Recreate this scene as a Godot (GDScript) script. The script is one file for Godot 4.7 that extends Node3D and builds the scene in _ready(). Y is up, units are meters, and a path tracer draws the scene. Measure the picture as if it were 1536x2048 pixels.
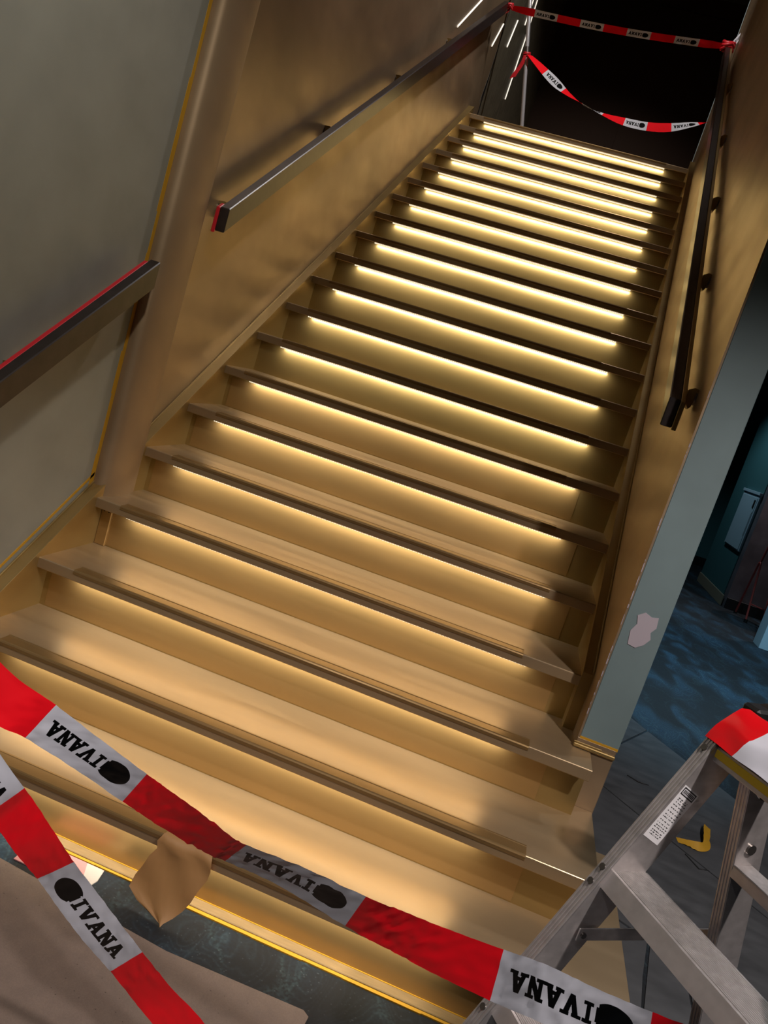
extends Node3D
# A gold staircase under refurbishment, seen from the hall at its foot. y up, metres; y = 0 is the upper landing.

const R := 0.18            # rise of a step
const T := 0.2619          # going of a step
const O := 0.0628          # nosing overhang
const W := 1.7643          # clear width between the stringers
const NOSE := 0.036        # height of the lip of a tread
const SLAB := 0.016        # thickness of a tread behind its lip
const FLOOR := -3.6
const XL := -0.045         # face of the left wall
const XR := 1.80           # inner face of the right wall
const ZP := 4.315          # end of the right wall

var rng := RandomNumberGenerator.new()
var M := {}

func _ready() -> void:
	rng.seed = 7
	# ---------------------------------------------------------------- camera, surroundings, lights
	var cam := Camera3D.new()
	cam.name = "camera"
	cam.transform = Transform3D(Basis(Vector3(0.93207934, 0.29830094, -0.20553504), Vector3(-0.32508378, 0.93912004, -0.1112389), Vector3(0.15983941, 0.17049959, 0.97230718)), Vector3(1.41070519, -2.14915001, 6.70781191))
	cam.keep_aspect = Camera3D.KEEP_HEIGHT
	cam.fov = 65.903
	cam.near = 0.05
	cam.far = 60.0
	add_child(cam)
	var env := Environment.new()
	env.background_mode = Environment.BG_COLOR
	env.background_color = Color(0.0, 0.0, 0.0)
	env.tonemap_mode = Environment.TONE_MAPPER_LINEAR
	env.tonemap_exposure = 1.0
	env.sdfgi_enabled = true
	env.ssao_enabled = true
	env.ssil_enabled = true
	var we := WorldEnvironment.new()
	we.name = "surroundings"
	we.environment = env
	add_child(we)
	make_materials()
	# unseen spots without fittings: hall and landing light, some added as fill
	unseen_spot(Vector3(0.62, -0.62, 6.95), Vector3(0.85, -3.6, 5.85), 2.7, Color(1.0, 0.97, 0.96), 33.0)
	unseen_spot(Vector3(2.7, -0.62, 6.2), Vector3(2.0, -3.0, 5.3), 7.0, Color(1.0, 0.95, 0.93), 40.0)
	unseen_spot(Vector3(1.0, -0.62, 5.7), Vector3(-0.05, -1.75, 5.0), 1.9, Color(1.0, 0.97, 0.92), 42.0)
	unseen_spot(Vector3(3.4, -0.62, 0.6), Vector3(3.1, -3.6, 0.2), 9.0, Color(0.72, 0.90, 1.0), 50.0)
	unseen_spot(Vector3(3.0, -0.62, -3.4), Vector3(3.6, -3.6, -3.8), 1.3, Color(0.80, 0.93, 1.0), 55.0)  # added to brighten the far end of the carpeted room
	unseen_spot(Vector3(3.3, -0.62, 3.4), Vector3(2.5, -3.6, 3.4), 1.5, Color(0.97, 0.98, 1.0), 50.0)
	unseen_spot(Vector3(4.7, -0.62, -2.3), Vector3(4.4, -3.2, -2.9), 1.5, Color(1.0, 0.95, 0.95), 45.0)  # added fill for the grey panel and the red stool
	unseen_spot(Vector3(1.0, 2.86, 1.7), Vector3(0.85, 0.7, -0.9), 7.0, Color(1.0, 0.97, 0.94), 29.0)
	unseen_spot(Vector3(1.45, 2.86, 1.8), Vector3(-0.05, 0.35, 1.8), 8.0, Color(1.0, 0.97, 0.96), 40.0)  # added fill for the upper left gold wall
	room()
	stairs()
	column_and_trims()
	handrails()
	landing()
	ladder()
	tapes()
	floor_things()
	far_room()

# ==================================================================== helpers
func col(r: float, g: float, b: float) -> Color:
	return Color(r / 255.0, g / 255.0, b / 255.0)

func mat(c: Color, rough: float, metal := 0.0) -> StandardMaterial3D:
	var m := StandardMaterial3D.new()
	m.albedo_color = c
	m.roughness = rough
	m.metallic = metal
	return m

func st_new() -> SurfaceTool:
	var st := SurfaceTool.new()
	st.begin(Mesh.PRIMITIVE_TRIANGLES)
	return st

func tri(st: SurfaceTool, a: Vector3, b: Vector3, c: Vector3, n: Vector3) -> void:
	var q := b
	var r := c
	if (b - a).cross(c - a).dot(n) > 0.0:
		q = c
		r = b
	for v in [a, q, r]:
		st.set_normal(n)
		st.set_uv(Vector2(v.x + v.z, v.y))
		st.add_vertex(v)

func quad(st: SurfaceTool, a: Vector3, b: Vector3, c: Vector3, d: Vector3, n: Vector3) -> void:
	tri(st, a, b, c, n)
	tri(st, a, c, d, n)

# a box from a to b with chamfered edges, optionally through a transform (which may shear)
func bbox(st: SurfaceTool, a: Vector3, b: Vector3, r := 0.0, x := Transform3D()) -> void:
	var lo := Vector3(min(a.x, b.x), min(a.y, b.y), min(a.z, b.z))
	var hi := Vector3(max(a.x, b.x), max(a.y, b.y), max(a.z, b.z))
	var mid := x * ((lo + hi) / 2.0)
	var h := (hi - lo) / 2.0
	r = min(r, 0.45 * min(h.x, min(h.y, h.z)))
	var c := (lo + hi) / 2.0
	var pt := func(s: Vector3, ax: int) -> Vector3:
		var v := h - Vector3(r, r, r)
		v[ax] = h[ax]
		return x * (c + v * s)
	var put := func(ps: Array) -> void:
		var n: Vector3 = (ps[1] - ps[0]).cross(ps[2] - ps[0])
		if n.length() < 1e-12:
			return
		n = n.normalized()
		if n.dot(ps[0] - mid) < 0.0:
			n = -n
		for k in range(1, ps.size() - 1):
			tri(st, ps[0], ps[k], ps[k + 1], n)
	for ax in 3:
		var u := (ax + 1) % 3
		var w := (ax + 2) % 3
		for s in [-1.0, 1.0]:
			var f := []
			for q in [[-1, -1], [1, -1], [1, 1], [-1, 1]]:
				var sg := Vector3()
				sg[ax] = s
				sg[u] = q[0]
				sg[w] = q[1]
				f.append(pt.call(sg, ax))
			put.call(f)
		if r <= 0.0:
			continue
		for q in [[-1, -1], [1, -1], [1, 1], [-1, 1]]:
			var s0 := Vector3()
			s0[ax] = -1
			s0[u] = q[0]
			s0[w] = q[1]
			var s1 := s0
			s1[ax] = 1
			put.call([pt.call(s0, u), pt.call(s1, u), pt.call(s1, w), pt.call(s0, w)])
	if r > 0.0:
		for i in 8:
			var s := Vector3(1.0 if i & 1 else -1.0, 1.0 if i & 2 else -1.0, 1.0 if i & 4 else -1.0)
			put.call([pt.call(s, 0), pt.call(s, 1), pt.call(s, 2)])

# a polygon (2D) pushed along a direction: 2D axes u and v, origin o, pushed by d
func prism(st: SurfaceTool, poly: Array, o: Vector3, u: Vector3, v: Vector3, d: Vector3, smooth := false) -> void:
	var pv := PackedVector2Array(poly)
	var area := 0.0
	for i in pv.size():
		area += pv[i].cross(pv[(i + 1) % pv.size()])
	if area < 0.0:
		pv.reverse()
	var n := pv.size()
	var cap := u.cross(v).normalized()
	if cap.dot(d) > 0.0:
		cap = -cap
	var ids := Geometry2D.triangulate_polygon(pv)
	var p3 := []
	for q in pv:
		p3.append(o + u * q.x + v * q.y)
	for k in range(0, ids.size(), 3):
		tri(st, p3[ids[k]], p3[ids[k + 1]], p3[ids[k + 2]], cap)
		tri(st, p3[ids[k]] + d, p3[ids[k + 1]] + d, p3[ids[k + 2]] + d, -cap)
	var ns := []
	for i in n:
		var e := pv[(i + 1) % n] - pv[i]
		ns.append((u.normalized() * e.y - v.normalized() * e.x).normalized())
	for i in n:
		var j := (i + 1) % n
		if not smooth:
			quad(st, p3[i], p3[j], p3[j] + d, p3[i] + d, ns[i])
		else:
			var ni: Vector3 = (ns[i] + ns[(i - 1 + n) % n]).normalized() if ns[i].dot(ns[(i - 1 + n) % n]) > 0.6 else ns[i]
			var nj: Vector3 = (ns[i] + ns[j]).normalized() if ns[i].dot(ns[j]) > 0.6 else ns[i]
			var vs := [[p3[i], ni], [p3[j], nj], [p3[j] + d, nj], [p3[i], ni], [p3[j] + d, nj], [p3[i] + d, ni]]
			var flip: bool = (p3[j] - p3[i]).cross(d).dot(ns[i]) > 0.0
			for t in [0, 3]:
				for q in ([t, t + 2, t + 1] if flip else [t, t + 1, t + 2]):
					st.set_normal(vs[q][1])
					st.set_uv(Vector2(vs[q][0].x, vs[q][0].y))
					st.add_vertex(vs[q][0])

# a round tube along points
func tube(st: SurfaceTool, pts: Array, rad: float, sides := 10) -> void:
	var rings := []
	for i in pts.size():
		var t: Vector3 = (pts[min(i + 1, pts.size() - 1)] - pts[max(i - 1, 0)]).normalized()
		var a := t.cross(Vector3(0.31, 0.83, 0.46)).normalized()
		var b := t.cross(a)
		var ring := []
		for k in sides:
			var w := TAU * k / sides
			var nn := a * cos(w) + b * sin(w)
			ring.append([pts[i] + nn * rad, nn])
		rings.append(ring)
	for i in rings.size() - 1:
		for k in sides:
			var j := (k + 1) % sides
			var q := [rings[i][k], rings[i][j], rings[i + 1][j], rings[i + 1][k]]
			for t in [[0, 1, 2], [0, 2, 3]]:
				var a3: Vector3 = q[t[0]][0]
				var flip: bool = (q[t[1]][0] - a3).cross(q[t[2]][0] - a3).dot(q[0][1]) > 0.0
				for v in ([t[0], t[2], t[1]] if flip else t):
					st.set_normal(q[v][1])
					st.set_uv(Vector2(float(k) / sides, i))
					st.add_vertex(q[v][0])
	for e in [0, rings.size() - 1]:
		var n: Vector3 = (pts[0] - pts[1]).normalized() if e == 0 else (pts[-1] - pts[-2]).normalized()
		for k in range(1, sides - 1):
			tri(st, rings[e][0][0], rings[e][k][0], rings[e][k + 1][0], n)

func mesh_part(called: String, st: SurfaceTool, m: Material, parent: Node = self) -> MeshInstance3D:
	var o := MeshInstance3D.new()
	o.name = called
	o.mesh = st.commit()
	o.material_override = m
	o.cast_shadow = GeometryInstance3D.SHADOW_CASTING_SETTING_ON
	# geometry is written in the space of the whole scene: bring it back to the thing's base
	var p := parent
	var off := Vector3()
	while p != self and p is Node3D:
		off += (p as Node3D).position
		p = p.get_parent()
	o.position = -off
	parent.add_child(o, true)
	return o

func tag(o: Node, label := "", category := "", group := "", kind := "") -> void:
	if label: o.set_meta("label", label)
	if category: o.set_meta("category", category)
	if group: o.set_meta("group", group)
	if kind: o.set_meta("kind", kind)

func thing(called: String, at: Vector3, label: String, category: String, group := "", kind := "") -> Node3D:
	var o := Node3D.new()
	o.name = called
	o.position = at
	add_child(o, true)
	tag(o, label, category, group, kind)
	return o

func solo(called: String, st: SurfaceTool, m: Material, label: String, category: String, group := "", kind := "") -> MeshInstance3D:
	var o := mesh_part(called, st, m)
	tag(o, label, category, group, kind)
	return o

func box_st(a: Vector3, b: Vector3, r := 0.0) -> SurfaceTool:
	var st := st_new()
	bbox(st, a, b, r)
	return st

func img_tex(im: Image) -> ImageTexture:
	return ImageTexture.create_from_image(im)

# ==================================================================== materials
func tri_map(m: StandardMaterial3D, size: float) -> StandardMaterial3D:
	m.uv1_triplanar = true
	m.uv1_world_triplanar = true
	m.uv1_scale = Vector3.ONE / size
	return m

func noise(sd: int, freq: float, oct := 4) -> FastNoiseLite:
	var n := FastNoiseLite.new()
	n.seed = sd
	n.noise_type = FastNoiseLite.TYPE_SIMPLEX_SMOOTH
	n.frequency = freq
	n.fractal_octaves = oct
	return n

func noise_tex(sd: int, freq: float, lo: float, hi: float, sx := 1.0, sz := 256) -> ImageTexture:
	var n := noise(sd, freq)
	var im := Image.create(sz, sz, false, Image.FORMAT_RGB8)
	for y in sz:
		for x in sz:
			var fx := float(x) / sz
			var fy := float(y) / sz
			var a := n.get_noise_2d(x * sx, y)
			var b := n.get_noise_2d((x - sz) * sx, y)
			var c := n.get_noise_2d(x * sx, y - sz)
			var d := n.get_noise_2d((x - sz) * sx, y - sz)
			var v: float = lerp(lerp(a, b, fx), lerp(c, d, fx), fy)
			v = clamp(lo + (hi - lo) * (0.5 + 0.8 * v), 0.0, 1.0)
			im.set_pixel(x, y, Color(v, v, v))
	return img_tex(im)

func carpet_tex() -> ImageTexture:
	var S := 896
	var n := noise(11, 0.0040, 2)
	var n2 := noise(23, 0.009, 2)
	var n3 := noise(5, 0.22, 2)
	var im := Image.create(S, S, false, Image.FORMAT_RGB8)
	for y in S:
		for x in S:
			var fx := float(x) / S
			var fy := float(y) / S
			fx = smoothstep(0.0, 1.0, fx)
			fy = smoothstep(0.0, 1.0, fy)
			var v := 0.0
			var w := 0.0
			for k in 4:
				var px := x - (S if k & 1 else 0)
				var py := y - (S if k & 2 else 0)
				var wt := (fx if k & 1 else 1.0 - fx) * (fy if k & 2 else 1.0 - fy)
				var g := n2.get_noise_2d(px * 1.2 + 300, py * 0.6)
				v += wt * n.get_noise_2d(px * 1.45 + g * 75.0, py * 0.7 + g * 75.0)
				w += wt * g
			var fine := n3.get_noise_2d(x, y)
			var rings: float = pow(1.0 - abs(sin(v * 46.0 + w * 6.0)), 2.2)
			var veins: float = pow(1.0 - absf(w), 26.0) * smoothstep(0.0, 0.3, fine + 0.3)
			var broad: float = smoothstep(-0.3, 0.65, v + 0.5 * w)
			var c := Color(0.06, 0.09, 0.13).lerp(Color(0.22, 0.40, 0.52), broad)
			c = c.lerp(Color(0.50, 0.66, 0.70), 0.62 * rings * (0.25 + 0.75 * broad))
			c = c.lerp(Color(0.55, 0.75, 0.72), 0.3 * veins)
			c = c * (1.0 + 0.3 * fine)
			if rng.randf() < 0.012:
				c = c.lerp(Color(0.75, 0.8, 0.82), rng.randf_range(0.2, 0.6))
			im.set_pixel(x, y, c)
	return img_tex(im)

func speckle_tex(base: Color, dark: Color, light: Color, sd: int) -> ImageTexture:
	var S := 384
	var n := noise(sd, 0.02, 4)
	var im := Image.create(S, S, false, Image.FORMAT_RGB8)
	for y in S:
		for x in S:
			var c := base.lerp(light, clamp(0.4 + 0.9 * n.get_noise_2d(x, y), 0.0, 1.0) * 0.5)
			c = c * rng.randf_range(0.955, 1.045)
			im.set_pixel(x, y, c)
	for k in 60:
		var px := rng.randi_range(1, S - 3)
		var py := rng.randi_range(1, S - 3)
		im.set_pixel(px, py, dark)
		if k % 3 == 0:
			im.set_pixel(px + 1, py, dark.lerp(base, 0.4))
	return img_tex(im)

# one period of the barrier tape: printed white half, plain red half
func tape_tex() -> ImageTexture:
	var w := 1024
	var h := 212
	var im := Image.create(w, h, false, Image.FORMAT_RGB8)
	im.fill(Color(0.95, 0.075, 0.13))
	im.fill_rect(Rect2i(0, 0, w / 2, h), Color(0.80, 0.81, 0.85))
	var ink := Color(0.02, 0.02, 0.025)
	var stroke := func(poly: Array, ox: float, oy: float, sx: float, sy: float, c: Color) -> void:
		var pv := PackedVector2Array()
		var lo := Vector2(1e9, 1e9)
		var hi := -lo
		for p in poly:
			var q := Vector2(ox + p[0] * sx, oy - p[1] * sy)
			pv.append(q)
			lo = lo.min(q)
			hi = hi.max(q)
		for y in range(int(lo.y), int(hi.y) + 2):
			for x in range(int(lo.x), int(hi.x) + 2):
				if Geometry2D.is_point_in_polygon(Vector2(x + 0.5, y + 0.5), pv):
					im.set_pixel(clampi(x, 0, w - 1), clampi(y, 0, h - 1), c)
	var bar := func(x0: float, y0: float, x1: float, y1: float) -> Array:
		return [[x0, y0], [x1, y0], [x1, y1], [x0, y1]]
	var glyph := {
		"I": [bar.call(0.33, 0.0, 0.67, 1.0), bar.call(0.1, 0.0, 0.9, 0.18), bar.call(0.1, 0.82, 0.9, 1.0)],
		"V": [[[0.04, 1.0], [0.36, 1.0], [0.6, 0.0], [0.36, 0.0]], [[0.64, 1.0], [0.94, 1.0], [0.62, 0.0], [0.38, 0.0]], bar.call(-0.06, 0.83, 0.44, 1.0), bar.call(0.58, 0.83, 1.06, 1.0)],
		"A": [[[0.04, 0.0], [0.30, 0.0], [0.62, 1.0], [0.36, 1.0]], [[0.64, 0.0], [0.96, 0.0], [0.66, 1.0], [0.38, 1.0]], bar.call(0.24, 0.24, 0.76, 0.42), bar.call(-0.06, 0.0, 0.42, 0.17), bar.call(0.58, 0.0, 1.06, 0.17)],
		"N": [bar.call(0.1, 0.0, 0.34, 1.0), bar.call(0.66, 0.0, 0.9, 1.0), [[0.08, 1.0], [0.38, 1.0], [0.92, 0.0], [0.62, 0.0]], bar.call(-0.04, 0.0, 0.48, 0.17), bar.call(-0.04, 0.83, 0.3, 1.0), bar.call(0.52, 0.83, 1.04, 1.0)],
	}
	var cx := 120.0
	var cy := 112.0
	for y in h:
		for x in range(40, 200):
			if Vector2((x - cx) / 72.0, (y - cy) / 62.0).length() < 1.0:
				im.set_pixel(x, y, ink)
	# the white notch that the round mark has towards the name
	var white := Color(0.80, 0.81, 0.85)
	stroke.call([[0.0, 0.0], [1.0, 0.0], [1.0, 1.0], [0.0, 1.0]], 176.0, 150.0, 20.0, 76.0, white)
	stroke.call([[0.0, 0.0], [1.0, 0.0], [1.0, 1.0], [0.0, 1.0]], 168.0, 158.0, 20.0, 13.0, white)
	stroke.call([[0.0, 0.0], [1.0, 0.0], [1.0, 1.0], [0.0, 1.0]], 170.0, 84.0, 20.0, 11.0, white)
	var at := 182.0
	for ch in "IVANA":
		var gw := 40.0 if ch == "I" else 59.0
		for poly in glyph[ch]:
			stroke.call(poly, at, 152.0, gw, 84.0, ink)
		at += gw + 3.0
	return img_tex(im)

func sticker_tex() -> ImageTexture:
	var im := Image.create(96, 256, false, Image.FORMAT_RGB8)
	im.fill(Color(0.86, 0.86, 0.87))
	var r := RandomNumberGenerator.new()
	r.seed = 3
	im.fill_rect(Rect2i(8, 6, 80, 34), Color(0.05, 0.05, 0.05))
	im.fill_rect(Rect2i(13, 11, 70, 24), Color(0.8, 0.8, 0.82))
	for k in 8:
		im.fill_rect(Rect2i(18 + k * 8, 15, 5, 16), Color(0.1, 0.1, 0.1))
	var y := 54
	while y < 244:
		var x := 10 + r.randi_range(0, 10)
		while x < 82:
			var l := r.randi_range(3, 12)
			im.fill_rect(Rect2i(x, y, min(l, 86 - x), 4), Color(0.15, 0.15, 0.16))
			x += l + r.randi_range(3, 10)
		y += r.randi_range(8, 18)
	return img_tex(im)

func make_materials() -> void:
	var brushed := noise_tex(3, 0.035, 0.62, 1.0, 0.08)
	var tone := noise_tex(8, 0.02, 0.94, 1.0, 0.35)
	var gold := tri_map(mat(col(168, 143, 92), 0.42, 0.68), 0.9)
	gold.roughness_texture = brushed
	gold.albedo_texture = tone
	M.gold = gold
	M.goldtread = gold.duplicate()
	M.goldtread.metallic = 0.62
	M.goldtread.albedo_color = col(176, 153, 120)
	var film := gold.duplicate()
	film.roughness = 0.42
	film.albedo_color = col(178, 146, 96)
	M.film = film
	var strip := mat(col(150, 122, 80), 0.34, 0.7)
	M.strip = strip
	M.columngold = tri_map(mat(col(160, 136, 106), 0.6, 0.45), 1.6)
	M.columngold.albedo_texture = noise_tex(16, 0.02, 0.85, 1.0, 0.8)
	var wallgold := tri_map(mat(col(172, 149, 120), 0.5, 0.55), 1.6)
	wallgold.albedo_texture = noise_tex(14, 0.012, 0.78, 1.0, 0.8)
	wallgold.roughness_texture = noise_tex(15, 0.03, 0.7, 1.0, 0.5)
	M.wallgold = wallgold
	M.teal = tri_map(mat(col(112, 131, 133), 0.6), 1.1)
	M.teal.albedo_texture = noise_tex(21, 0.02, 0.92, 1.0)
	M.leftpaint = M.teal.duplicate()
	M.leftpaint.albedo_color = col(138, 139, 131)
	M.darkteal = mat(col(58, 104, 106), 0.7)
	M.ceiling = mat(col(70, 66, 62), 0.9)
	M.brownblack = tri_map(mat(col(58, 41, 31), 0.6), 1.5)
	M.brownblack.metallic_specular = 0.25
	M.panelgold = tri_map(mat(col(150, 142, 122), 0.4, 0.35), 1.3)
	M.panelgold.albedo_texture = noise_tex(31, 0.03, 0.7, 1.0, 2.5)
	var wood := tri_map(mat(col(52, 42, 39), 0.33), 0.5)
	wood.albedo_texture = noise_tex(33, 0.03, 0.6, 1.0, 1.0)
	M.rail = wood
	M.red = mat(col(190, 28, 40), 0.42)
	M.yellow = mat(col(184, 138, 28), 0.6)
	M.cream = tri_map(mat(col(150, 124, 84), 0.65), 0.2)
	M.cream.albedo_texture = noise_tex(35, 0.05, 0.8, 1.0, 0.15)
	M.carpet = tri_map(mat(Color(0.55, 0.55, 0.55), 0.85), 2.6)
	M.carpet.albedo_texture = carpet_tex()
	M.board = tri_map(mat(Color.WHITE, 0.85), 0.55)
	M.board.albedo_texture = speckle_tex(col(112, 97, 87), col(48, 36, 30), col(126, 109, 97), 41)
	M.sheet = tri_map(mat(col(88, 89, 91), 0.40), 0.8)
	M.sheet.albedo_texture = noise_tex(43, 0.03, 0.72, 1.0, 0.5)
	M.sheet.heightmap_enabled = false
	M.kraft = mat(col(158, 118, 72), 0.6)
	M.kraft.backlight_enabled = true
	M.kraft.backlight = Color(0.10, 0.07, 0.03)
	M.plaster = mat(col(165, 157, 165), 0.8)
	M.alu = tri_map(mat(col(222, 216, 214), 0.38, 0.72), 0.3)
	M.alu.roughness_texture = noise_tex(51, 0.05, 0.7, 1.0, 0.3)
	M.alu.albedo_texture = noise_tex(52, 0.04, 0.8, 1.0, 1.0)
	M.steel = mat(col(120, 116, 112), 0.3, 0.9)
	M.chrome = mat(col(205, 205, 210), 0.22, 0.6)
	M.black = mat(col(18, 18, 19), 0.5)
	M.yellowbar = mat(col(190, 160, 30), 0.5)
	M.paperred = mat(col(185, 130, 130), 0.8)
	M.paperwhite = mat(col(180, 172, 166), 0.8)
	M.cloth = tri_map(mat(col(52, 42, 30), 0.95), 0.12)
	M.cloth.albedo_texture = noise_tex(61, 0.06, 0.35, 1.0)
	M.redmetal = mat(col(190, 84, 76), 0.4)
	M.greypanel = tri_map(mat(col(112, 106, 112), 0.7), 1.4)
	M.greypanel.albedo_texture = noise_tex(63, 0.02, 0.75, 1.0)
	M.cabinet = mat(col(168, 190, 200), 0.5)
	M.beige = mat(col(142, 130, 108), 0.8)
	var tape := StandardMaterial3D.new()
	tape.albedo_texture = tape_tex()
	tape.roughness = 0.30
	tape.backlight_enabled = true
	tape.backlight = Color(0.3, 0.3, 0.3)
	M.tape = tape
	M.tapedull = tape.duplicate()
	M.tapedull.roughness = 0.75
	M.tapedull.metallic_specular = 0.2
	M.tapered = mat(Color(0.80, 0.05, 0.085), 0.3)
	M.tapewhite = mat(Color(0.80, 0.81, 0.85), 0.3)
	var stick := StandardMaterial3D.new()
	stick.albedo_texture = sticker_tex()
	stick.roughness = 0.5
	M.sticker = stick
	# LED ribbon: bright chips on a paler ribbon
	var im := Image.create(32, 4, false, Image.FORMAT_RGB8)
	for x in 32:
		for y in 4:
			im.set_pixel(x, y, Color(1.0, 0.97, 0.86) if x % 16 < 10 else Color(0.62, 0.56, 0.44))
	var led := StandardMaterial3D.new()
	led.albedo_color = Color(0.9, 0.88, 0.8)
	led.emission_enabled = true
	led.emission_texture = img_tex(im)
	led.emission_operator = BaseMaterial3D.EMISSION_OP_MULTIPLY
	led.emission = Color.WHITE
	led.emission_energy_multiplier = 1.15
	M.led = led
	var streakm := mat(Color(0.9, 0.9, 0.88), 0.5)  # self-glow that imitates light streaks reflected in the wall panels
	streakm.emission_enabled = true
	streakm.emission = Color(1.0, 0.95, 0.88)
	streakm.emission_energy_multiplier = 0.85
	M.tube = streakm
	var lampm := mat(Color(0.9, 0.9, 0.9), 0.5)
	lampm.emission_enabled = true
	lampm.emission = Color(1.0, 0.96, 0.9)
	lampm.emission_energy_multiplier = 2.0
	M.lamp = lampm

# ==================================================================== unseen spots
func unseen_spot(at: Vector3, to: Vector3, energy: float, c: Color, cone: float) -> void:  # bare spot light out of view, no lamp body
	var s := SpotLight3D.new()
	s.name = "unseen_spot_beam"
	s.light_energy = energy
	s.light_color = c
	s.spot_angle = cone
	s.spot_angle_attenuation = 0.7
	s.spot_range = 14.0
	s.spot_attenuation = 2.0
	s.light_size = 0.05
	s.shadow_enabled = true
	add_child(s, true)
	s.look_at_from_position(at, to, Vector3(0.1, 0.2, 1.0))

# ==================================================================== the setting
func room() -> void:
	var s: SurfaceTool
	s = box_st(Vector3(-0.3, FLOOR - 0.15, -7.0), Vector3(7.0, FLOOR, 9.0))
	tag(mesh_part("floor", s, M.carpet), "dark blue marbled carpet of the hall floor", "floor", "", "structure")
	# left wall: painted towards the hall, gold along the stair
	s = st_new()
	bbox(s, Vector3(XL - 0.2, FLOOR, 4.163), Vector3(XL, 0.0, 9.0))
	var wl := mesh_part("wall_left", s, M.leftpaint)
	tag(wl, "grey green painted wall left of the staircase", "wall", "", "structure")
	s = st_new()
	bbox(s, Vector3(XL - 0.2, FLOOR, -0.46), Vector3(XL, 3.0, 4.163))
	mesh_part("gold_panel", s, M.wallgold, wl)
	# right wall: gold lining inside, painted core whose end is the teal pillar
	s = st_new()
	bbox(s, Vector3(XR + 0.006, -3.028, -0.45), Vector3(1.925, 3.0, ZP), 0.002)
	var wr := mesh_part("wall_right", s, M.teal)
	tag(wr, "grey teal end of the wall right of the staircase", "wall", "", "structure")
	s = st_new()
	bbox(s, Vector3(XR, -3.028, -0.45), Vector3(XR + 0.006, 3.0, ZP - 0.001))
	mesh_part("gold_panel", s, M.wallgold, wr)
	s = st_new()
	bbox(s, Vector3(XR, FLOOR, -0.45), Vector3(1.922, -3.028, ZP + 0.002), 0.002)
	mesh_part("gold_base", s, M.wallgold, wr)
	# chips of plaster along the ragged paint edge
	s = st_new()
	var y := -2.95
	while y < -1.95:
		var l := rng.randf_range(0.004, 0.03)
		if rng.randf() < 0.75:
			var w := rng.randf_range(0.0008, 0.0032)
			bbox(s, Vector3(XR - 0.0005, y, ZP - 0.004), Vector3(XR + w, y + l, ZP + 0.0015), 0.0008)
		y += l + rng.randf_range(0.0, 0.03)
	mesh_part("plaster_chips", s, M.plaster, wr).set_meta("kind", "stuff")
	var poly := []
	for p in [[1.838, -2.702], [1.832, -2.66], [1.843, -2.635], [1.836, -2.61], [1.855, -2.595], [1.876, -2.603], [1.895, -2.598], [1.899, -2.63], [1.888, -2.648], [1.895, -2.668], [1.882, -2.69], [1.862, -2.706]]:
		poly.append(Vector2(p[0], p[1]))
	s = st_new()
	prism(s, poly, Vector3(0, 0, ZP + 0.0018), Vector3.RIGHT, Vector3.UP, Vector3(0, 0, -0.003))
	mesh_part("filler_patch", s, M.plaster, wr)
	# ceilings, the wall behind the camera, the shell of the hall
	s = box_st(Vector3(-0.3, -0.5, 4.5), Vector3(7.0, -0.35, 9.0))
	bbox(s, Vector3(1.95, -0.5, -7.0), Vector3(7.0, -0.35, 4.5))
	bbox(s, Vector3(-0.3, 3.0, -3.8), Vector3(2.6, 3.15, 4.6))
	bbox(s, Vector3(-0.3, -0.36, 4.5), Vector3(1.95, 3.0, 4.6))
	tag(mesh_part("ceiling", s, M.ceiling), "ceilings over the hall and the stairwell", "ceiling", "", "structure")
	s = box_st(Vector3(-0.3, FLOOR, 9.0), Vector3(7.0, -0.35, 9.15))
	tag(mesh_part("wall_front", s, M.teal), "hall wall behind the viewpoint", "wall", "", "structure")
	s = box_st(Vector3(7.0, FLOOR, -7.0), Vector3(7.15, -0.35, 9.0))
	tag(mesh_part("wall_side", s, M.darkteal), "far side wall of the hall", "wall", "", "structure")

# ==================================================================== the staircase
func nose_y(z: float) -> float:
	return -R / T * z

func tread_profile(z0: float, z1: float, y: float) -> Array:   # (z, y), rounded at the nose
	var p := [Vector2(z0, y - SLAB), Vector2(z0, y)]
	for k in 4:
		var a := PI / 2 - PI / 2 * k / 3.0
		p.append(Vector2(z1 - 0.004 + 0.004 * cos(a), y - 0.004 + 0.004 * sin(a)))
	p.append_array([Vector2(z1, y - NOSE + 0.002), Vector2(z1 - 0.002, y - NOSE), Vector2(z1 - 0.010, y - NOSE), Vector2(z1 - 0.010, y - SLAB)])
	return p

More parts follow.
